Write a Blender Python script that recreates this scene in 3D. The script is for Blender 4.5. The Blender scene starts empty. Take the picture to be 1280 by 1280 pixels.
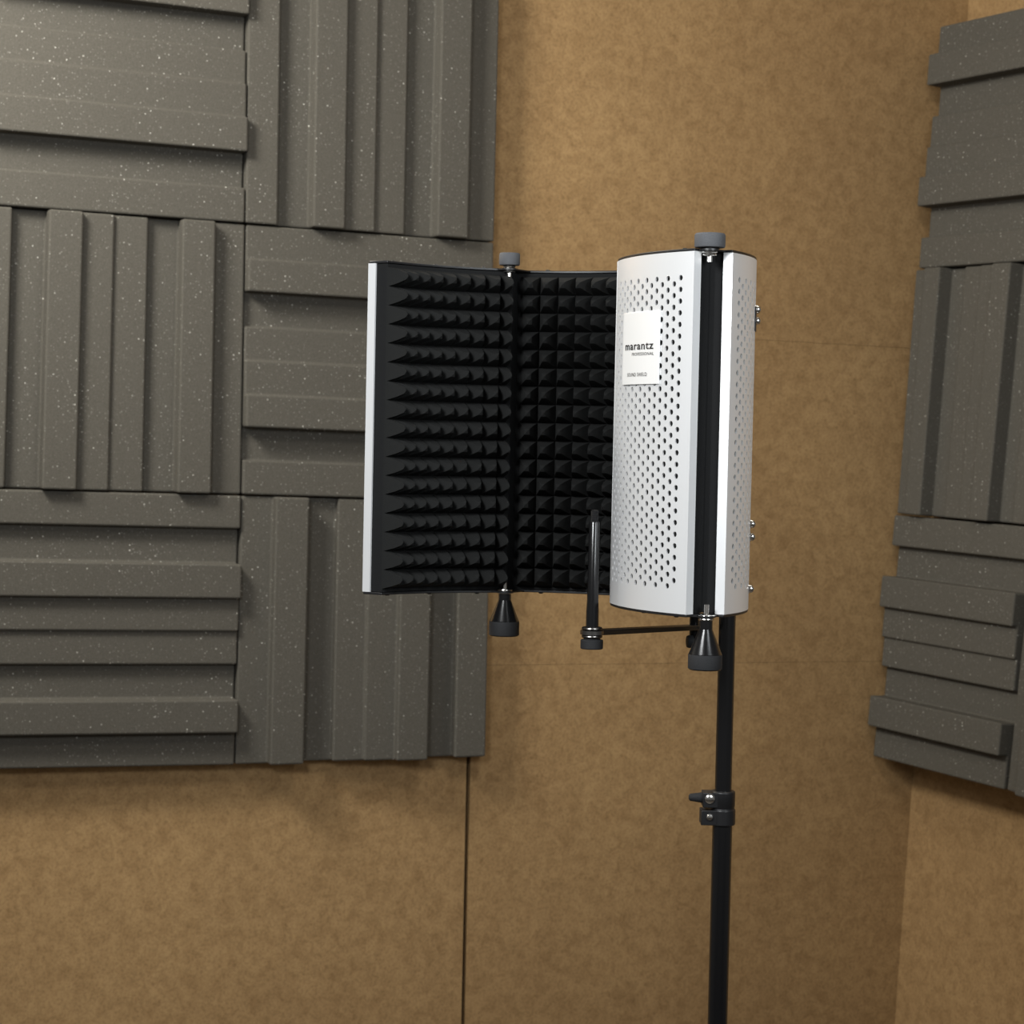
import bpy, bmesh, math, random
from mathutils import Vector, Matrix
random.seed(7)
C = bpy.context.scene.collection
SC = bpy.context.scene
rad = math.radians

# ------------------------------------------------------------------ camera
F = 2580.0
PITCH, ROLL = 85.0 / F, 0.021
CAM = Vector((0, 0, 1.39))
_f = Vector((0, math.cos(PITCH), -math.sin(PITCH)))
_u0 = Vector((0, math.sin(PITCH), math.cos(PITCH)))
_r0 = Vector((1, 0, 0))
_r = _r0 * math.cos(ROLL) + _u0 * math.sin(ROLL)
_u = -_r0 * math.sin(ROLL) + _u0 * math.cos(ROLL)
cd = bpy.data.cameras.new('camera')
cam = bpy.data.objects.new('camera', cd)
C.objects.link(cam)
cam.matrix_world = Matrix(((_r.x, _u.x, -_f.x, CAM.x), (_r.y, _u.y, -_f.y, CAM.y), (_r.z, _u.z, -_f.z, CAM.z), (0, 0, 0, 1)))
cd.sensor_width = 36
cd.lens = F / 1280 * 36
cd.dof.use_dof = True
cd.dof.focus_distance = 1.86
cd.dof.aperture_fstop = 22
cd.clip_start = 0.05
SC.camera = cam

# ------------------------------------------------------------------ world, lights, exposure
SC.view_settings.view_transform = 'Standard'
SC.view_settings.look = 'None'
SC.view_settings.gamma = 1
SC.view_settings.exposure = 0.0
w = bpy.data.worlds.new('room_light')
SC.world = w
w.use_nodes = True
w.node_tree.nodes['Background'].inputs[0].default_value = (1.0, 0.97, 0.92, 1)
w.node_tree.nodes['Background'].inputs[1].default_value = 0.12


def area(name, loc, aim, sx, sy, power, col):
    l = bpy.data.lights.new(name, 'AREA')
    l.shape = 'RECTANGLE'
    l.size, l.size_y = sx, sy
    l.energy = power
    l.color = col
    o = bpy.data.objects.new(name, l)
    C.objects.link(o)
    o.location = loc
    o.rotation_euler = (Vector(aim) - Vector(loc)).to_track_quat('-Z', 'Y').to_euler()
    return o


area('ceiling_lamp', (-1.3, 2.6, 2.6), (-0.4, 3.7, 1.3), 0.5, 0.5, 52, (1.0, 0.95, 0.85))
area('softbox', (-0.52, 0.95, 1.88), (0.1, 1.95, 1.38), 0.35, 0.35, 18, (0.97, 0.99, 1.0))
area('softbox_right', (0.66, 0.95, 1.7), (0.16, 1.85, 1.4), 0.35, 0.45, 7.5, (0.92, 0.97, 1.0))
area('overhead_fill', (0.35, 2.2, 2.6), (0.6, 3.9, 1.4), 0.4, 0.4, 10, (1.0, 0.95, 0.85))  # added fill from above to brighten the brown boards and right side


# ------------------------------------------------------------------ helpers
def ray(x, y):
    return _f + _r * ((x - 640) / F) - _u * ((y - 640) / F)


def at_depth(x, y, D):
    d = ray(x, y)
    return CAM + d * (D / d.y)


def on_plane(x, y, P, n):
    d = ray(x, y)
    return CAM + d * ((P - CAM).dot(n) / d.dot(n))


def mesh(name, V, Fc, mat, parent=None, O=None, smooth=None, bevel=None):
    me = bpy.data.meshes.new(name)
    if O is not None:
        V = [Vector(v) - O for v in V]
    me.from_pydata([tuple(v) for v in V], [], Fc)
    bm = bmesh.new()
    bm.from_mesh(me)
    bmesh.ops.recalc_face_normals(bm, faces=bm.faces)
    bm.to_mesh(me)
    bm.free()
    me.materials.append(mat)
    if smooth is not None:
        me.set_sharp_from_angle(angle=rad(smooth))
        for p in me.polygons:
            p.use_smooth = True
    o = bpy.data.objects.new(name, me)
    C.objects.link(o)
    if parent is not None:
        o.parent = parent
    if bevel:
        m = o.modifiers.new('bevel', 'BEVEL')
        m.width = bevel
        m.segments = 2
        m.limit_method = 'ANGLE'
        m.angle_limit = rad(40)
        m.harden_normals = False
    return o


class MB:
    def __init__(self):
        self.V, self.F = [], []

    def add(self, V, Fc):
        b = len(self.V)
        self.V += [Vector(v) for v in V]
        self.F += [tuple(i + b for i in f) for f in Fc]
        return self

    def box(self, c, ax, ay, az):
        c, ax, ay, az = map(Vector, (c, ax, ay, az))
        V = [c + ax * i + ay * j + az * k for k in (-1, 1) for j in (-1, 1) for i in (-1, 1)]
        return self.add(V, [(0, 2, 3, 1), (4, 5, 7, 6), (0, 1, 5, 4), (2, 6, 7, 3), (0, 4, 6, 2), (1, 3, 7, 5)])

    def lathe(self, base, prof, n=32, axis=(0, 0, 1)):
        """prof: list of (r, h) from bottom up; closed with caps."""
        a = Vector(axis).normalized()
        t = Vector((1, 0, 0)) if abs(a.x) < 0.9 else Vector((0, 1, 0))
        e1 = a.cross(t).normalized()
        e2 = a.cross(e1)
        base = Vector(base)
        V, Fc = [], []
        for r, h in prof:
            for i in range(n):
                q = 2 * math.pi * i / n
                V.append(base + a * h + (e1 * math.cos(q) + e2 * math.sin(q)) * r)
        m = len(prof)
        for k in range(m - 1):
            for i in range(n):
                j = (i + 1) % n
                Fc.append((k * n + i, k * n + j, (k + 1) * n + j, (k + 1) * n + i))
        Fc.append(tuple(range(n))[::-1])
        Fc.append(tuple((m - 1) * n + i for i in range(n)))
        return self.add(V, Fc)

    def tube(self, a, b, r, r2=None, n=20):
        a, b = Vector(a), Vector(b)
        L = (b - a).length
        return self.lathe(a, [(r, 0), (r2 if r2 is not None else r, L)], n, b - a)

    def ring(self, c, R, r, n=32, m=10, axis=(0, 0, 1)):
        a = Vector(axis).normalized()
        t = Vector((1, 0, 0)) if abs(a.x) < 0.9 else Vector((0, 1, 0))
        e1 = a.cross(t).normalized()
        e2 = a.cross(e1)
        c = Vector(c)
        V, Fc = [], []
        for i in range(n):
            q = 2 * math.pi * i / n
            d = e1 * math.cos(q) + e2 * math.sin(q)
            for k in range(m):
                s = 2 * math.pi * k / m
                V.append(c + d * (R + r * math.cos(s)) + a * (r * math.sin(s)))
        for i in range(n):
            for k in range(m):
                i2, k2 = (i + 1) % n, (k + 1) % m
                Fc.append((i * m + k, i2 * m + k, i2 * m + k2, i * m + k2))
        return self.add(V, Fc)

    def build(self, name, mat, parent=None, O=None, smooth=35, bevel=None):
        return mesh(name, self.V, self.F, mat, parent, O, smooth, bevel)


def tag(o, label=None, cat=None, group=None, kind=None):
    if label: o['label'] = label
    if cat: o['category'] = cat
    if group: o['group'] = group
    if kind: o['kind'] = kind
    return o


def empty(name, loc, label, cat):
    o = bpy.data.objects.new(name, None)
    o.empty_display_size = 0.05
    C.objects.link(o)
    o.location = loc
    return tag(o, label, cat)


# ------------------------------------------------------------------ materials
def newmat(name):
    m = bpy.data.materials.new(name)
    m.use_nodes = True
    nt = m.node_tree
    b = nt.nodes['Principled BSDF']
    return m, nt, b


def N(nt, typ, **kw):
    n = nt.nodes.new(typ)
    for k, v in kw.items():
        setattr(n, k, v)
    return n


def plain(name, col, rough=0.5, metal=0.0, bump=0.0, bscale=800, spec=0.5):
    m, nt, b = newmat(name)
    b.inputs['Base Color'].default_value = (*col, 1)
    b.inputs['Roughness'].default_value = rough
    b.inputs['Metallic'].default_value = metal
    b.inputs['Specular IOR Level'].default_value = spec
    tc = N(nt, 'ShaderNodeTexCoord')
    no = N(nt, 'ShaderNodeTexNoise')
    no.inputs['Scale'].default_value = bscale
    no.inputs['Detail'].default_value = 2
    nt.links.new(tc.outputs['Object'], no.inputs['Vector'])
    mp = N(nt, 'ShaderNodeMapRange')
    mp.inputs['To Min'].default_value = max(0, rough - 0.05)
    mp.inputs['To Max'].default_value = min(1, rough + 0.05)
    nt.links.new(no.outputs['Fac'], mp.inputs['Value'])
    nt.links.new(mp.outputs['Result'], b.inputs['Roughness'])
    if bump:
        bp = N(nt, 'ShaderNodeBump')
        bp.inputs['Strength'].default_value = bump
        bp.inputs['Distance'].default_value = 0.001
        nt.links.new(no.outputs['Fac'], bp.inputs['Height'])
        nt.links.new(bp.outputs['Normal'], b.inputs['Normal'])
    return m


def board_mat():
    m, nt, b = newmat('brown_hardboard')
    L = nt.links.new
    tc = N(nt, 'ShaderNodeTexCoord')
    n1 = N(nt, 'ShaderNodeTexNoise')
    n1.inputs['Scale'].default_value = 40
    n1.inputs['Detail'].default_value = 5
    n1.inputs['Roughness'].default_value = 0.62
    n1.inputs['Distortion'].default_value = 0.6
    n2 = N(nt, 'ShaderNodeTexNoise')
    n2.inputs['Scale'].default_value = 190
    n2.inputs['Detail'].default_value = 4
    n2.inputs['Roughness'].default_value = 0.7
    n3 = N(nt, 'ShaderNodeTexNoise')
    n3.inputs['Scale'].default_value = 2.2
    n3.inputs['Detail'].default_value = 3
    for n in (n1, n2, n3):
        L(tc.outputs['Object'], n.inputs['Vector'])
    r1 = N(nt, 'ShaderNodeValToRGB')
    r1.color_ramp.elements[0].position = 0.32
    r1.color_ramp.elements[0].color = (0.285, 0.181, 0.085, 1)
    r1.color_ramp.elements[1].position = 0.62
    r1.color_ramp.elements[1].color = (0.375, 0.249, 0.122, 1)
    L(n1.outputs['Fac'], r1.inputs['Fac'])
    r2 = N(nt, 'ShaderNodeValToRGB')
    r2.color_ramp.elements[0].position = 0.3
    r2.color_ramp.elements[0].color = (0.7, 0.68, 0.66, 1)
    r2.color_ramp.elements[1].position = 0.56
    r2.color_ramp.elements[1].color = (1.06, 1.06, 1.06, 1)
    L(n2.outputs['Fac'], r2.inputs['Fac'])
    mx = N(nt, 'ShaderNodeMix', data_type='RGBA', blend_type='MULTIPLY')
    mx.inputs['Factor'].default_value = 0.8
    L(r1.outputs['Color'], mx.inputs[6])
    L(r2.outputs['Color'], mx.inputs[7])
    r3 = N(nt, 'ShaderNodeValToRGB')
    r3.color_ramp.elements[0].position = 0.3
    r3.color_ramp.elements[0].color = (0.9, 0.88, 0.86, 1)
    r3.color_ramp.elements[1].position = 0.7
    r3.color_ramp.elements[1].color = (1.06, 1.06, 1.04, 1)
    L(n3.outputs['Fac'], r3.inputs['Fac'])
    m2 = N(nt, 'ShaderNodeMix', data_type='RGBA', blend_type='MULTIPLY')
    m2.inputs['Factor'].default_value = 1
    L(mx.outputs[2], m2.inputs[6])
    L(r3.outputs['Color'], m2.inputs[7])
    L(m2.outputs[2], b.inputs['Base Color'])
    b.inputs['Roughness'].default_value = 0.75
    b.inputs['Specular IOR Level'].default_value = 0.25
    return m


def foam_mat():
    m, nt, b = newmat('speckled_grey_foam')
    L = nt.links.new
    tc = N(nt, 'ShaderNodeTexCoord')
    oi = N(nt, 'ShaderNodeObjectInfo')
    add = N(nt, 'ShaderNodeVectorMath', operation='ADD')
    L(tc.outputs['Object'], add.inputs[0])
    sc = N(nt, 'ShaderNodeVectorMath', operation='SCALE')
    sc.inputs['Scale'].default_value = 37.0
    L(oi.outputs['Location'], sc.inputs[0])
    L(sc.outputs['Vector'], add.inputs[1])
    base = N(nt, 'ShaderNodeTexNoise')
    base.inputs['Scale'].default_value = 420
    base.inputs['Detail'].default_value = 3
    L(add.outputs['Vector'], base.inputs['Vector'])
    rb = N(nt, 'ShaderNodeValToRGB')
    rb.color_ramp.elements[0].position = 0.3
    rb.color_ramp.elements[0].color = (0.081, 0.077, 0.067, 1)
    rb.color_ramp.elements[1].position = 0.7
    rb.color_ramp.elements[1].color = (0.107, 0.102, 0.09, 1)
    L(base.outputs['Fac'], rb.inputs['Fac'])
    prev = rb.outputs['Color']
    # pale flecks of bonded foam at two sizes, thinned out in drifts
    dr = N(nt, 'ShaderNodeTexNoise')
    dr.inputs['Scale'].default_value = 9
    dr.inputs['Detail'].default_value = 2
    L(add.outputs['Vector'], dr.inputs['Vector'])
    for scale, rmax, keep, amount in ((112, 0.165, 0.66, 0.85), (220, 0.26, 0.5, 0.3)):
        v = N(nt, 'ShaderNodeTexVoronoi')
        v.inputs['Scale'].default_value = scale
        L(add.outputs['Vector'], v.inputs['Vector'])
        lt = N(nt, 'ShaderNodeMapRange')
        lt.inputs['From Min'].default_value = rmax
        lt.inputs['From Max'].default_value = rmax * 0.55
        L(v.outputs['Distance'], lt.inputs['Value'])
        sep = N(nt, 'ShaderNodeSeparateColor')
        L(v.outputs['Color'], sep.inputs['Color'])
        sm = N(nt, 'ShaderNodeMath', operation='ADD')
        L(sep.outputs['Red'], sm.inputs[0])
        dd = N(nt, 'ShaderNodeMath', operation='MULTIPLY_ADD')
        dd.inputs[1].default_value = 0.9
        dd.inputs[2].default_value = -0.45
        L(dr.outputs['Fac'], dd.inputs[0])
        L(dd.outputs[0], sm.inputs[1])
        kp = N(nt, 'ShaderNodeMapRange')
        kp.inputs['From Min'].default_value = keep
        kp.inputs['From Max'].default_value = 1.05
        L(sm.outputs[0], kp.inputs['Value'])
        mu = N(nt, 'ShaderNodeMath', operation='MULTIPLY')
        L(lt.outputs['Result'], mu.inputs[0])
        L(kp.outputs['Result'], mu.inputs[1])
        m2 = N(nt, 'ShaderNodeMath', operation='MULTIPLY')
        m2.inputs[1].default_value = amount
        L(mu.outputs[0], m2.inputs[0])
        mx = N(nt, 'ShaderNodeMix', data_type='RGBA')
        L(m2.outputs[0], mx.inputs[0])
        L(prev, mx.inputs[6])
        mx.inputs[7].default_value = (0.72, 0.72, 0.68, 1)
        prev = mx.outputs[2]
    L(prev, b.inputs['Base Color'])
    b.inputs['Roughness'].default_value = 0.95
    b.inputs['Specular IOR Level'].default_value = 0.1
    bp = N(nt, 'ShaderNodeBump')
    bp.inputs['Strength'].default_value = 0.15
    bp.inputs['Distance'].default_value = 0.001
    L(base.outputs['Fac'], bp.inputs['Height'])
    L(bp.outputs['Normal'], b.inputs['Normal'])
    return m


M_BOARD = board_mat()
M_TILE = foam_mat()
M_GAP = plain('dark_gap', (0.02, 0.016, 0.01), 0.9)
M_FLOOR = plain('grey_floor', (0.12, 0.105, 0.09), 0.8)
M_SILVER = plain('silver_paint', (0.78, 0.79, 0.8), 0.4, 0.42, 0.05, 900)
M_FOAM = plain('black_foam', (0.0135, 0.014, 0.0138), 0.95, 0, 0.5, 1500, 0.15)
M_MAT = plain('black_felt', (0.0095, 0.0098, 0.0102), 0.9, 0, 0.4, 1800, 0.2)
M_CAP = plain('black_plastic', (0.008, 0.008, 0.009), 0.42)
M_RUB = plain('black_rubber', (0.016, 0.0165, 0.018), 0.7, 0, 0.4, 1200, 0.3)
M_GREYK = plain('grey_rubber', (0.085, 0.088, 0.095), 0.65, 0, 0.4, 1200, 0.3)
M_BLK = plain('black_enamel', (0.006, 0.006, 0.0065), 0.21)
M_CHROME = plain('bright_steel', (0.75, 0.73, 0.7), 0.22, 1.0)
M_PLATE = plain('pale_aluminium', (0.86, 0.86, 0.85), 0.4, 0.25)
M_INK = plain('black_ink', (0.012, 0.012, 0.012), 0.6)

# ------------------------------------------------------------------ setting: two boarded walls that meet at a corner
TH = rad(22)
UL = Vector((math.cos(TH), math.sin(TH), 0))         # along the back wall, to the right and away
NL = Vector((math.sin(TH), -math.cos(TH), 0))        # out of the back wall
Z = Vector((0, 0, 1))
MID_L = 0.049
PM = at_depth(304, 615, 3.76)                        # on the foam's middle level
PW = PM - NL * MID_L                                 # on the boards
c0 = on_plane(1141.6, 960, PW, NL)
c1 = on_plane(1134, 1065, PW, NL)
VC = (c0 - c1).normalized()                          # corner edge, upwards
THR = rad(27)
UR = Vector((math.sin(THR), -math.cos(THR), 0))      # along the right wall, towards the camera
NR = VC.cross(UR).normalized()
if NR.x > 0: NR = -NR


def plane_uz(x, y):
    p = on_plane(x, y, PW, NL)
    return (p - PW).dot(UL), p.z


def uz(u, z, d=0.0):
    p = PW + UL * u + NL * d
    return Vector((p.x, p.y, z))


ug, _ = plane_uz(584.8, 1000)
j1a, j1b = plane_uz(640, 831.2), plane_uz(1060, 827)
j2a, j2b = plane_uz(1062, 431), plane_uz(1135, 431.8)
j2s = (j1b[1] - j1a[1]) / (j1b[0] - j1a[0])
uc = (c0 - PW).dot(UL)
mb = MB()
GAP, HJ, TB = 0.0042, 0.00026, 0.018


def zl(j, s, u):
    return j[1] + s * (u - j[0])


def board(u0, u1, za0, za1, zb0, zb1):
    V = []
    for d in (0, -TB):
        V += [uz(u0, za0, d), uz(u1, zb0, d), uz(u1, zb1, d), uz(u0, za1, d)]
    mb.add(V, [(0, 1, 2, 3), (7, 6, 5, 4), (0, 4, 5, 1), (1, 5, 6, 2), (2, 6, 7, 3), (3, 7, 4, 0)])


TOPZ = 2.75
ur0, ur1 = ug + GAP, uc + 0.25
for lo, hi in ((None, j1a), (j1a, j2a), (j2a, None)):
    a0 = 0.0 if lo is None else zl(lo, j2s, ur0) + HJ
    b0 = 0.0 if lo is None else zl(lo, j2s, ur1) + HJ
    a1 = TOPZ if hi is None else zl(hi, j2s, ur0) - HJ
    b1 = TOPZ if hi is None else zl(hi, j2s, ur1) - HJ
    board(ur0, ur1, a0, a1, b0, b1)
board(ug - GAP - 1.22, ug - GAP, 0, TOPZ, 0, TOPZ)
board(ug - 3 * GAP - 2.44, ug - 3 * GAP - 1.22, 0, TOPZ, 0, TOPZ)
wall = mb.build('wall_back', M_BOARD, smooth=None)
tag(wall, kind='structure')
wall['label'] = 'brown hardboard wall behind the shield'
mb = MB()
cc = uz((ug - 2.44 + ur1) / 2, TOPZ / 2, -TB - 0.012)
mb.box(cc, UL * ((ur1 - ug + 2.44) / 2), NL * 0.01, Z * (TOPZ / 2))
tag(mb.build('trim_1', M_GAP, smooth=None), kind='structure')['label'] = 'dark backing seen in the board joint'

# right wall slab, leaning with the corner edge
mb = MB()
k0 = c0 + VC * ((0.0 - c0.z) / VC.z)
k1 = c0 + VC * ((TOPZ - c0.z) / VC.z)
V = []
for d in (0.0, -0.03):
    V += [k0 + NR * d, k0 + UR * 2.2 + NR * d, k1 + UR * 2.2 + NR * d, k1 + NR * d]
mb.add(V, [(0, 1, 2, 3), (7, 6, 5, 4), (0, 4, 5, 1), (1, 5, 6, 2), (2, 6, 7, 3), (3, 7, 4, 0)])
tag(mb.build('wall_right', M_BOARD, smooth=None), kind='structure')['label'] = 'brown hardboard wall on the right'

mb = MB()
mb.box((0, 1.5, -0.03), (3.2, 0, 0), (0, 4.0, 0), (0, 0, 0.03))
tag(mb.build('floor', M_FLOOR, smooth=None), kind='structure')

mb = MB()
mb.box((0, 1.5, TOPZ + 0.05), (3.2, 0, 0), (0, 4.0, 0), (0, 0, 0.04))
tag(mb.build('ceiling', plain('pale_ceiling', (0.5, 0.47, 0.42), 0.8), smooth=None), kind='structure')

# ------------------------------------------------------------------ foam tiles
PAT = [0.049, 0.030, 0.066, 0.052, 0.045, 0.030, 0.066, 0.043]


def tile(corners, plane_p, n, mid, vertical, flip, label, group):
    """corners TL, TR, BR, BL lie on the foam's middle level; strips run down (vertical) or across."""
    q = [on_plane(x, y, plane_p, n) for x, y in corners]
    q = [p - n * mid for p in q]                    # feet on the wall
    base = mid - 0.049
    hs = [h + base for h in PAT]
    if flip: hs = hs[::-1]
    prof = [(0.0, 0.0)]
    for i, h in enumerate(hs):
        j0 = 0.0016 * random.uniform(-1, 1) if i else 0.0
        a, b = i / 8 + (prof[-1][0] - i / 8 if i else 0), (i + 1) / 8 + (0 if i == 7 else 0.004 * random.uniform(-1, 1))
        prof += [(a, h), (b, h)]
    prof.append((1.0, 0.0))
    O = (q[0] + q[1] + q[2] + q[3]) / 4
    V, Fc = [], []
    g = 0.0025
    NS = 5
    for e in range(NS):
        ee = e / (NS - 1)
        ee = g + ee * (1 - 2 * g)
        for s, h in prof:
            s = g + s * (1 - 2 * g)
            u, v = (s, ee) if vertical else (ee, s)
            p = q[0] * ((1 - u) * (1 - v)) + q[1] * (u * (1 - v)) + q[2] * (u * v) + q[3] * ((1 - u) * v)
            V.append(p + n * (h + 0.0006))
    m = len(prof)
    for e in range(NS - 1):
        for i in range(m):
            j = (i + 1) % m
            Fc.append((e * m + i, e * m + j, (e + 1) * m + j, (e + 1) * m + i))
    Fc.append(tuple(range(m))[::-1])
    Fc.append(tuple((NS - 1) * m + i for i in range(m)))
    # lay each mesh along its own axes
    o = mesh('acoustic_foam_tile', V, Fc, M_TILE, None, O, smooth=None, bevel=0.0032)
    o.location = O
    for p in o.data.polygons: p.use_smooth = False
    return tag(o, label, 'foam tile', group)


GL = 'foam tiles on the back wall'
GR = 'foam tiles on the right wall'
tile([(-18, -112), (311, -68), (306.5, 279), (-28, 255)], PM, NL, MID_L, False, True,
     'grey foam tile with horizontal bars in the upper left corner of the photo', GL)
tile([(311, -68), (627, -26), (619.7, 302.4), (306.5, 279)], PM, NL, MID_L, True, False,
     'grey foam tile with vertical bars above the left wing of the silver shield', GL)
tile([(-28, 255), (308, 279.5), (302.5, 618.6), (-39, 609.5)], PM, NL, MID_L, True, False,
     'grey foam tile with vertical bars at the left photo edge, middle row', GL)
tile([(308, 279.5), (619.5, 302.4), (614, 627.7), (302.5, 618.6)], PM, NL, MID_L, False, True,
     'grey foam tile with horizontal bars half hidden behind the shield', GL)
tile([(-39, 609.5), (302.3, 619), (294.5, 957.5), (-48, 963.6)], PM, NL, MID_L, False, False,
     'grey foam tile with horizontal bars in the bottom row at the left photo edge', GL)
tile([(302.3, 619), (614, 627.7), (607.5, 946.5), (294.5, 957)], PM, NL, MID_L, True, True,
     'grey foam tile with vertical bars below the left wing of the shield', GL)
MID_R = 0.116
PR = c0 + NR * MID_R
tile([(1172, 32), (1357, -10), (1325, 324), (1148, 336)], PR, NR, MID_R, False, True,
     'topmost foam tile on the right wall, with horizontal bars', GR)
tile([(1142, 336.5), (1320, 325), (1287, 657), (1118, 642)], PR, NR, MID_R, True, True,
     'foam tile with vertical bars in the middle of the right wall column', GR)
tile([(1118, 643), (1287, 658), (1252, 988), (1088, 945.5)], PR, NR, MID_R, False, False,
     'lowest horizontally barred foam tile of the right wall, next to the corner', GR)
tile([(1289, 659), (1475, 682), (1438, 1042), (1255.5, 988.5)], PR, NR, MID_R, True, True,
     'foam tile of which only a narrow strip shows at the right photo edge', GR)

# ------------------------------------------------------------------ sound shield
ZT, ZB = 1.5595, 1.2454
SO = Vector((0.06, 1.93, ZB))
shield = empty('acoustic_shield', SO, 'silver perforated three-panel shield with black pyramid foam inside, on the black stand', 'sound shield')
T_ALL = 0.022        # shell plus felt
FL = 0.0088           # edge flange
PYR = 0.026
PITCH_F = 0.0180


class Panel:
    def __init__(s, E, hE, R, h0, h1):
        s.R, s.h0, s.h1 = R, h0, h1
        s.C = Vector((E[0] - R * math.sin(rad(hE)), E[1] - R * math.cos(rad(hE))))

    def p(s, h, r, z):
        y = s.C.y + r * math.cos(rad(h))
        return Vector((s.C.x + r * math.sin(rad(h)), 1.93 + (y - 1.93) * 0.85, z))   # slightly flattened curve

    def tan(s, h):
        return Vector((math.cos(rad(h)), -math.sin(rad(h)), 0))

    def nor(s, h):
        return Vector((math.sin(rad(h)), math.cos(rad(h)), 0))


def arc_block(P, ha, hb, r0, r1, z0, z1, step=2.0):
    n = max(2, int(abs(hb - ha) / step))
    V, Fc = [], []
    for i in range(n + 1):
        h = ha + (hb - ha) * i / n
        V += [P.p(h, r0, z0), P.p(h, r1, z0), P.p(h, r1, z1), P.p(h, r0, z1)]
    for i in range(n):
        for k in range(4):
            a, b = i * 4 + k, i * 4 + (k + 1) % 4
            Fc.append((a, b, b + 4, a + 4))
    Fc.append((3, 2, 1, 0))
    Fc.append(tuple(n * 4 + k for k in range(4)))
    return V, Fc


def perforated(P, mb):
    """rolled sheet with punched holes in staggered columns, plain margins and edge flanges."""
    R, TS = P.R, 0.0014
    dg = 180 / math.pi / R
    mar = 0.0158 * dg
    n = round(((P.h1 - P.h0) - 2 * mar) / (0.0086 * dg))
    colw = ((P.h1 - P.h0) - 2 * mar + 0.0) / n
    ncol = n + 1
    hs = [P.h0 + mar - colw / 2 + colw * i for i in range(ncol + 1)]
    zt, zb = ZT - 0.0175, ZB + 0.0185
    nrow = 27
    ph = (zt - zb) / (nrow + 0.5)
    HR = 0.00245
    K = 12

    def strip(ha, hb, za, zb_):
        k = max(1, int(math.ceil(abs(hb - ha) / 2.0)))
        for i in range(k):
            a, b = ha + (hb - ha) * i / k, ha + (hb - ha) * (i + 1) / k
            mb.add([P.p(a, R, za), P.p(b, R, za), P.p(b, R, zb_), P.p(a, R, zb_)], [(0, 1, 2, 3)])
    strip(P.h0, hs[0], ZB, ZT)
    strip(hs[-1], P.h1, ZB, ZT)
    for c in range(ncol):
        ha, hb = hs[c], hs[c + 1]
        hm = (ha + hb) / 2
        off = 0.0 if c % 2 else 0.5 * ph
        z0 = zb + off
        z1 = z0 + nrow * ph
        strip(ha, hb, ZB, z0)
        strip(ha, hb, z1, ZT)
        for r in range(nrow):
            za = z0 + r * ph
            zm = za + ph / 2
            V = []
            for k in range(K):
                q = 2 * math.pi * k / K + math.pi / 4
                cx, cz = math.cos(q), math.sin(q)
                s = 1 / max(abs(cx), abs(cz))
                V.append(P.p(hm + (hb - ha) / 2 * cx * s, R, zm + ph / 2 * cz * s))
            for k in range(K):
                q = 2 * math.pi * k / K + math.pi / 4
                V.append(P.p(hm + HR * dg * math.cos(q), R, zm + HR * math.sin(q)))
            for k in range(K):
                q = 2 * math.pi * k / K + math.pi / 4
                V.append(P.p(hm + HR * dg * math.cos(q), R - TS, zm + HR * math.sin(q)))
            Fc = []
            for k in range(K):
                j = (k + 1) % K
                Fc.append((k, j, K + j, K + k))
                Fc.append((K + k, K + j, 2 * K + j, 2 * K + k))
            mb.add(V, Fc)
    # edge flanges
    e = 0.0016 * dg
    for h, sgn in ((P.h0, 1), (P.h1, -1)):
        V, Fc = arc_block(P, h - sgn * 0.0003 * dg, h + sgn * e, R - FL, R + 0.0002, ZB, ZT, 5)
        mb.add(V, Fc)


def pyramids(P, mb, ha, hb, cut0, cut1):
    """sheet of square foam pyramids on the inside of the panel; cut edges run through the peaks."""
    r0 = P.R - T_ALL
    dg = 180 / math.pi / r0
    nc = max(1, round(abs(hb - ha) / dg / PITCH_F))
    ncols = nc
    S = 6
    rows = 17
    zt, zb = ZT - 0.004, ZB + 0.004
    nu, nv = ncols * S, rows * S
    idx = {}
    V = []
    ph0 = 0.5 if cut0 else 0.0
    for i in range(nu + 1):
        h = ha + (hb - ha) * i / nu
        fu = i / S + ph0
        for j in range(nv + 1):
            fv = j / S
            u = abs((fu % 1.0) - 0.5) * 2
            v = abs((fv % 1.0) - 0.5) * 2
            m = max(u, v)
            hh = PYR * (1 - m ** 1.6)
            if m < 0.01: hh *= 0.93
            V.append(P.p(h, r0 - 0.001 - hh, zb + (zt - zb) * j / nv))
    Fc = []
    for i in range(nu):
        for j in range(nv):
            a = i * (nv + 1) + j
            b, c, d = a + nv + 1, a + nv + 2, a + 1
            ci = ((i / S + ph0) % 1.0 < 0.499) == (((j + 0.01) / S) % 1.0 < 0.499)
            if ci:
                Fc += [(a, b, c), (a, c, d)]
            else:
                Fc += [(a, b, d), (b, c, d)]
    # side walls down to the felt
    base = len(V)
    for i in (0, nu):
        h = ha + (hb - ha) * i / nu
        for j in range(nv + 1):
            V.append(P.p(h, r0 + 0.001, zb + (zt - zb) * j / nv))
    for j in range(nv):
        Fc.append((j, j + 1, base + j + 1, base + j))
        o = nu * (nv + 1)
        o2 = base + nv + 1
        Fc.append((o + j, o + j + 1, o2 + j + 1, o2 + j))
    mb.add(V, Fc)


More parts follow.
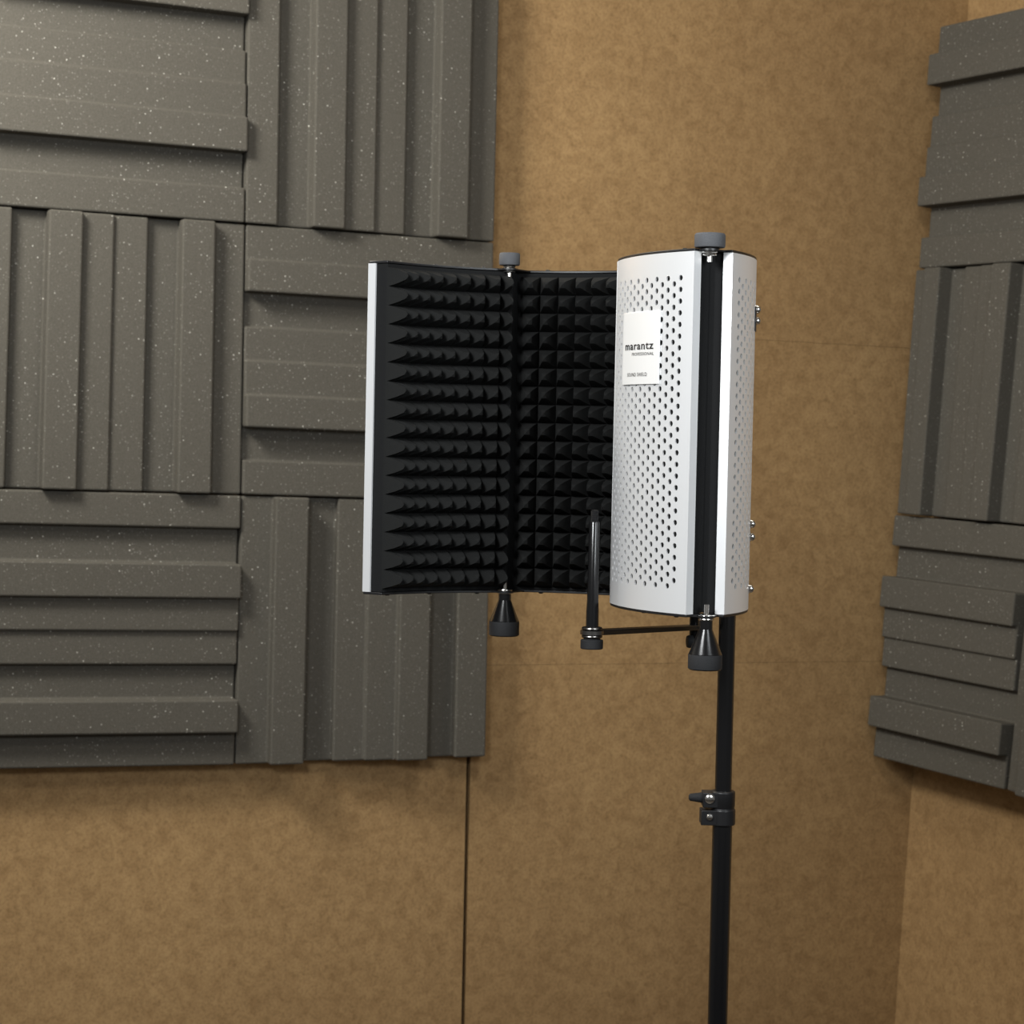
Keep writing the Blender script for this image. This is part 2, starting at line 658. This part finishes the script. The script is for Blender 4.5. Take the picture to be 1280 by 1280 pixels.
def make_panel(P, name, label, fa, fb, cut0, screws):
    mb = MB()
    perforated(P, mb)
    shell = mb.build(name, M_SILVER, shield, SO, smooth=30)
    if label: shell['label'] = label
    dg = 180 / math.pi / P.R
    mb = MB()
    e = 0.0024 * dg
    V, Fc = arc_block(P, P.h0 + e, P.h1 - e, P.R - T_ALL, P.R - 0.0022, ZB + 0.0005, ZT - 0.0005)
    mb.add(V, Fc)
    mb.build('felt_backing', M_MAT, shell, SO)
    mb = MB()
    pyramids(P, mb, fa, fb, cut0, False)
    mb.build('foam_liner', M_FOAM, shell, SO, smooth=28)['label'] = 'black pyramid foam lining'
    for z0, z1, nm in ((ZT, ZT + 0.0024, 'end_cap'), (ZB - 0.0024, ZB, 'end_cap')):
        mb = MB()
        V, Fc = arc_block(P, P.h0, P.h1, P.R - T_ALL - 0.001, P.R - 0.0004, z0, z1)
        mb.add(V, Fc)
        mb.build(nm, M_CAP, shell, SO, bevel=0.0005)
        for h in screws:
            mb = MB()
            up = 1 if z0 > 1.4 else -1
            mb.lathe(P.p(h, P.R - 0.011, z1 if up > 0 else z0), [(0.0026, -0.0002), (0.0026, 0.0008), (0.0018, 0.0017)], 14, (0, 0, up))
            mb.build('cap_screw', M_CAP, shell, SO)
    return shell


P1 = Panel((-0.1418, 1.9875), -54, 0.225, -54, -12)
PC = Panel((0.1864, 1.768), 121, 0.215, -2, 121)
P3 = Panel((0.1523, 1.758), 227, 0.225, 227, 267)
s1 = make_panel(P1, 'wing_panel', 'left wing panel turned to show its foam', P1.h0 + 0.6, P1.h1 - 2.0, True, (-48, -34, -20))
sc_ = make_panel(PC, 'centre_panel', 'wide curved centre panel', PC.h0 + 3.0, PC.h1 - 12, False, (8, 30, 60, 90, 114))
s3 = make_panel(P3, 'wing_panel', 'right wing panel turned to show its perforated silver outside', P3.h0 + 12, P3.h1 - 0.6, False, (233, 247, 261))


# name plate and lettering on the right wing
def px_to_h(P, x, y, lo, hi):
    """heading at which the panel's outside meets the sight line."""
    best = None
    for i in range(2001):
        h = lo + (hi - lo) * i / 2000
        q = P.p(h, P.R, 1.4)
        d = q - CAM
        xx = 640 + F * d.dot(_r) / d.dot(_f)
        if best is None or abs(xx - x) < best[0]: best = (abs(xx - x), h)
    return best[1]


hR, hL = px_to_h(P3, 823, 430, 227, 262), px_to_h(P3, 778.5, 430, 227, 266)
hw = at_depth(802, 388, 1.82).z
hz = at_depth(802, 480, 1.82).z
mb = MB()
V, Fc = arc_block(P3, hR, hL, P3.R + 0.0003, P3.R + 0.0017, hz, hw, 1.5)
mb.add(V, Fc)
mb.build('name_plate', M_PLATE, s3, SO, bevel=0.0004)['label'] = 'pale plate with black lettering'


def lettering(txt, hl, hr, z0, height, bold=0.0, shear=0.0):
    cu = bpy.data.curves.new('lettering', 'FONT')
    cu.body = txt
    cu.size = 1
    cu.space_character = 1.12
    cu.offset = bold
    cu.shear = shear
    cu.resolution_u = 4
    to = bpy.data.objects.new('lettering', cu)
    C.objects.link(to)
    bpy.context.view_layer.update()
    dgp = bpy.context.evaluated_depsgraph_get()
    me = bpy.data.meshes.new_from_object(to.evaluated_get(dgp))
    bpy.data.objects.remove(to)
    xs = [v.co.x for v in me.vertices]
    ys = [v.co.y for v in me.vertices]
    x0, x1, y0, y1 = min(xs), max(xs), min(ys), max(ys)
    for v in me.vertices:
        t = (v.co.x - x0) / (x1 - x0)
        h = hl + (hr - hl) * t
        v.co = P3.p(h, P3.R + 0.0021, z0 + (v.co.y - y0) / (y1 - y0) * height) - SO
    me.materials.clear()
    me.materials.append(M_INK)
    o = bpy.data.objects.new('lettering', me)
    C.objects.link(o)
    o.parent = s3
    return o


def zpx(y, D=1.82):
    return at_depth(800, y, D).z


H = lambda x: px_to_h(P3, x, 430, 227, 264)
lettering('marantz', H(782), H(816.5), zpx(436), zpx(427.5) - zpx(436), 0.016)['label'] = 'black brand word'
lettering('PROFESSIONAL', H(790), H(817), zpx(443.4), zpx(439.6) - zpx(443.4), 0.0, 0.15)
lettering('SOUND SHIELD', H(785), H(809), zpx(469.6), zpx(465) - zpx(469.6), 0.0)

# acorn nuts and small plate on the outside of the centre panel
hn = 97.0
for y in (387, 401, 655, 671, 736):
    z = at_depth(942, y, 1.865).z
    mb = MB()
    r = 0.0036
    prof = [(0.004, 0.0), (0.004, 0.0012)] + [(r * math.cos(rad(a)), 0.0016 + r * math.sin(rad(a))) for a in range(0, 89, 11)]
    mb.lathe(PC.p(hn, PC.R, z), prof, 18, PC.nor(hn))
    mb.build('cap_nut', M_CHROME, shield, SO)['label'] = 'bright domed nut'
mb = MB()
za, zb = at_depth(942, 414, 1.865).z, at_depth(942, 384, 1.865).z
V, Fc = arc_block(PC, 94, 100, PC.R + 0.0001, PC.R + 0.0011, za, zb)
mb.add(V, Fc)
mb.build('nut_plate', M_CAP, shield, SO)


# hinges
def hinge(xt, xb, D, yk1, yk0, rk, cone, drop):
    zt_knob0, zt_knob1 = at_depth(xt, yk0, D).z, at_depth(xt, yk1, D).z
    ax = at_depth(xt, (yk0 + yk1) / 2, D)
    X, Y = ax.x, ax.y
    mb = MB()
    mb.lathe((X, Y, zt_knob0), [(rk * 0.95, 0), (rk, 0.0012), (rk, (zt_knob1 - zt_knob0) - 0.0015), (rk * 0.93, zt_knob1 - zt_knob0)], 40)
    knob = mb.build('hinge_knob', M_GREYK, shield, SO, smooth=30)
    knob['label'] = 'grey thumb knob on top of a hinge'
    mb = MB()
    for k, rr in enumerate((0.0050, 0.0058, 0.0050)):
        mb.ring((X, Y, zt_knob0 - 0.0014 - k * 0.0024), rr, 0.0011)
    mb.tube((X, Y, ZT - 0.009), (X, Y, zt_knob0), 0.0024)
    mb.build('spring_washer', M_CHROME, knob, SO)
    # bottom cone
    zc = ZB - drop
    neck, cr, L1, L2, L3 = cone
    bx = at_depth(xb, 640 - (zc - 0.02 - 1.39) * F / D - 85, D)
    Xb = bx.x
    mb = MB()
    mb.lathe((Xb, Y, zc - L1 - L2 - L3), [(cr * 0.95, 0), (cr, 0.0012), (cr, L3), (cr * 0.985, L3 + 0.0004), (neck, L3 + L2), (neck, L3 + L2 + L1)], 48)
    co = mb.build('hinge_cone', M_BLK, shield, SO, smooth=12)
    co['label'] = 'black cone nut under a hinge'
    mb = MB()
    mb.lathe((Xb, Y, zc - L1 - L2 - L3 + 0.001), [(cr + 0.0003, 0), (cr + 0.0004, 0.0006), (cr + 0.0004, L3 - 0.002), (cr + 0.0002, L3 - 0.0014)], 40)
    mb.build('grip_band', M_RUB, co, SO)
    mb = MB()
    for k, rr in enumerate((0.0058, 0.0066)):
        mb.ring((Xb, Y, zc + 0.0002 + k * 0.0028), rr, 0.0011)
    mb.tube((Xb, Y, zc - 0.002), (Xb, Y, ZB + 0.009), 0.0023)
    mb.build('spring_washer', M_CHROME, co, SO)
    return X, Xb, Y


def hinge_plate(X, Xb, Y, pts):
    for z, xx in ((ZT + 0.0005, X), (ZB - 0.0021, Xb)):
        mb = MB()
        mb.lathe((xx, Y, z), [(0.0085, 0), (0.0085, 0.0016)], 28)
        for q in pts:
            a, b = Vector((xx, Y, z + 0.0008)), Vector((q.x, q.y, z + 0.0008))
            d = (b - a)
            L = d.length
            d.normalize()
            s = d.cross(Z)
            mb.box((a + b) / 2, d * (L / 2), s * 0.006, Z * 0.0007)
        mb.build('hinge_plate', M_CAP, shield, SO)


h2 = hinge(887.5, 882, 1.787, 292, 309.5, 0.0134, (0.0058, 0.0145, 0.0085, 0.0215, 0.0137), 0.0040)
hinge_plate(*h2, [P3.p(232, P3.R - 0.012, 0), PC.p(116, PC.R - 0.012, 0)])
h1 = hinge(637, 630.5, 2.03, 316.5, 331.5, 0.0103, (0.0062, 0.0145, 0.0070, 0.0205, 0.0148), 0.0022)
hinge_plate(*h1, [P1.p(-17, P1.R - 0.012, 0), PC.p(3, PC.R - 0.012, 0)])
mb = MB()
fa, fb = P1.p(P1.h1 - 1, P1.R - T_ALL + 0.003, 0), PC.p(PC.h0 + 1.5, PC.R - T_ALL + 0.003, 0)
fd = (fb - fa)
mb.box((fa + fb) / 2 + Z * (ZT + ZB) / 2, fd / 2, fd.normalized().cross(Z) * 0.002, Z * (ZT - ZB - 0.002) / 2)
mb.build('hinge_flap', M_MAT, shield, SO)
mb = MB()
fa, fb = P3.p(P3.h0 + 1.6, P3.R - T_ALL + 0.004, 0), PC.p(PC.h1 - 1.6, PC.R - T_ALL + 0.004, 0)
fd = (fb - fa)
mb.box((fa + fb) / 2 + Z * (ZT + ZB) / 2, fd / 2, fd.normalized().cross(Z) * 0.0015, Z * (ZT - ZB - 0.002) / 2)
mb.build('hinge_flap', M_MAT, shield, SO)

# microphone arm and post, bracket to the stand
D_P = 2.0
PXC = at_depth(909.3, 770, D_P)
pole = Vector((PXC.x, PXC.y, 0))
ma = at_depth(740, 790.5, 1.885)
mbk = at_depth(868, 784, 2.02)
zarm = ma.z
dv = (mbk - ma)
dn = dv.normalized()
mb = MB()
mb.box((ma + mbk) / 2, dv / 2, dn.cross(Z).normalized() * 0.008, Z * 0.0023)
arm = mb.build('microphone_arm', M_CAP, shield, SO, bevel=0.0006)
mb = MB()
zt0, zt1 = at_depth(741, 652, 1.885).z, at_depth(741, 637, 1.885).z
mb.lathe((ma.x, ma.y, zarm), [(0.0058, 0), (0.0058, 0.02), (0.0052, 0.03), (0.0049, zt0 - zarm - 0.001), (0.0044, zt0 - zarm)], 28)
post = mb.build('microphone_post', M_BLK, shield, SO, smooth=40)
mb = MB()
prof = []
k = 0
z = zt0
while z < zt1 - 0.001:
    prof += [(0.0033, z - zt0), (0.0038, z - zt0 + 0.0005)]
    z += 0.0011
prof += [(0.0036, zt1 - zt0 - 0.0008), (0.0026, zt1 - zt0)]
mb.lathe((ma.x, ma.y, zt0 - 0.0002), prof, 24)
mb.build('screw_thread', M_CAP, post, SO)
mb = MB()
mb.ring((ma.x, ma.y, zarm + 0.0036), 0.0082, 0.0015)
mb.ring((ma.x, ma.y, zarm - 0.0036), 0.0082, 0.0015)
mb.lathe((ma.x, ma.y, zarm - 0.0018), [(0.0108, 0), (0.0108, 0.0036)], 32)
mb.build('lock_washer', M_CHROME if False else plain('dark_steel', (0.2, 0.19, 0.18), 0.3, 1.0), post, SO)
mb = MB()
zk = at_depth(740, 811, 1.885).z
zk1 = at_depth(740, 799.5, 1.885).z
mb.lathe((ma.x, ma.y, zk), [(0.0098, 0), (0.0104, 0.0008), (0.0104, zk1 - zk - 0.0006), (0.0098, zk1 - zk), (0.0076, zk1 - zk + 0.0002), (0.0076, zarm - 0.004 - zk)], 36)
mb.build('post_knob', M_RUB, post, SO)
# bracket: clamp block round the pole, upright behind the centre panel, wing screw
hb = math.degrees(math.atan2(pole.x - PC.C.x, pole.y - PC.C.y))
back = PC.p(hb, PC.R, 0)
out = Vector((pole.x - back.x, pole.y - back.y, 0)).normalized()
side = Vector((out.y, -out.x, 0))
zmid = (ZT + ZB) / 2
gap = (Vector((pole.x, pole.y, 0)) - back).length
RP = 0.0081
mb = MB()
mb.box(back + out * 0.0042 + Z * zmid, side * 0.013, out * 0.0018, Z * 0.09)
mb.box(back + out * ((gap - RP - 0.0004 + 0.004) / 2) + Z * zmid, side * 0.010, out * ((gap - RP - 0.0004 - 0.004) / 2), Z * 0.02)
for sg in (-1, 1):                                   # two jaws that grip the tube
    mb.box(Vector((pole.x, pole.y, zmid)) + side * sg * (RP + 0.0026), side * 0.0024, out * 0.0095, Z * 0.02)
mb.build('mount_bracket', M_CAP, shield, SO, bevel=0.0008)
mb = MB()
rodz0, rodz1 = at_depth(868, 806, 2.02).z, zmid
mb.lathe((mbk.x, mbk.y, rodz0), [(0.0042, 0), (0.0048, 0.001), (0.0048, rodz1 - rodz0)], 20)
rod = mb.build('arm_rod', M_BLK, shield, SO)
mb = MB()
q = at_depth(866, 802, 2.012)
mb.lathe(q, [(0.0062, 0), (0.0064, 0.004), (0.0056, 0.0058)], 20, (-1, -0.15, 0))
mb.build('clamp_screw', M_RUB, rod, SO)
mb = MB()
q = at_depth(871, 784, 2.015)
mb.lathe(q, [(0.0019, 0), (0.0019, 0.0135), (0.0012, 0.014)], 14, (1, -0.1, 0))
mb.build('rod_bolt', plain('brass_screw', (0.55, 0.38, 0.16), 0.3, 1.0), rod, SO)

# ------------------------------------------------------------------ stand
stand = empty('microphone_stand', (pole.x, pole.y, 0), 'black tubular microphone stand with clamp collar carrying the silver shield', 'microphone stand')
TO = Vector((pole.x, pole.y, 0))


def pz(y): return at_depth(905, y, D_P).z


zc0, zc1 = pz(1030.5), pz(988)
mb = MB()
mb.lathe((pole.x, pole.y, zc0), [(0.0081, 0), (0.0081, 1.50 - zc0)], 32)
mb.build('upper_tube', M_BLK, stand, TO)
mb = MB()
mb.lathe((pole.x, pole.y, 0.30), [(0.0097, 0), (0.0097, zc0 + 0.004 - 0.30)], 32)
mb.build('lower_tube', M_BLK, stand, TO)
zmu, zml = pz(1008), pz(1011.5)
mb = MB()
rc = 0.0124
mb.lathe((pole.x, pole.y, zc0), [(rc - 0.0006, 0), (rc, 0.0008), (rc, zml - zc0), (rc - 0.001, zml - zc0 + 0.0006), (rc - 0.001, zmu - zc0), (rc - 0.0006, zmu - zc0 + 0.0006), (rc - 0.0006, zc1 - zc0 - 0.001), (rc - 0.002, zc1 - zc0)], 36)
for za, zb, xl in ((zmu, zc1 - 0.0012, 877.5), (zc0 + 0.0004, zml, 875.5)):
    qx = at_depth(xl, 1010, D_P).x
    cx = (qx + pole.x) / 2
    mb.box((cx, pole.y - 0.0055, (za + zb) / 2), ((pole.x - qx) / 2, 0, 0), (0, 0.0045, 0), (0, 0, (zb - za) / 2))
    mb.box((cx, pole.y + 0.0055, (za + zb) / 2), ((pole.x - qx) / 2, 0, 0), (0, 0.0045, 0), (0, 0, (zb - za) / 2))
collar = mb.build('clamp_collar', M_CAP, stand, TO, bevel=0.0008)
for y, r in ((998.5, 0.0049), (1021.5, 0.0034)):
    q = at_depth(887.3, y, pole.y - 0.0105)
    mb = MB()
    mb.lathe((q.x, pole.y - 0.0095, q.z), [(r, 0), (r, 0.0016), (r * 0.75, 0.0028), (r * 0.3, 0.0032)], 22, (0, -1, 0))
    mb.build('collar_bolt', M_CHROME, collar, TO)['label'] = 'bright round bolt head'
qa, qb = at_depth(880, 997, pole.y), at_depth(862, 996.5, pole.y)
mb = MB()
mb.lathe(qa, [(0.0056, -0.004), (0.0056, 0.0), (0.0042, 0.009), (0.0036, 0.0135), (0.002, 0.0148)], 18, qb - qa)
mb.build('clamp_lever', M_RUB, collar, TO)
mb = MB()
mb.lathe((pole.x, pole.y, 0.52), [(0.017, 0), (0.02, 0.004), (0.02, 0.056), (0.017, 0.06)], 32)
mb.build('leg_hub', M_CAP, stand, TO)
for k in range(3):
    a = rad(80 + 120 * k)
    d = Vector((math.cos(a), math.sin(a), 0))
    mb = MB()
    mb.tube(Vector((pole.x, pole.y, 0.54)) + d * 0.015, Vector((pole.x, pole.y, 0.012)) + d * 0.33, 0.009)
    leg = mb.build('leg', M_BLK, stand, TO)
    mb = MB()
    mb.tube(Vector((pole.x, pole.y, 0.035)) + d * 0.3165, Vector((pole.x, pole.y, 0.008)) + d * 0.333, 0.0115)
    mb.build('rubber_foot', M_RUB, leg, TO)
    mb = MB()
    mb.tube(Vector((pole.x, pole.y, 0.31)) + d * 0.009, Vector((pole.x, pole.y, 0.27)) + d * 0.17, 0.005)
    mb.build('brace', M_BLK, stand, TO)
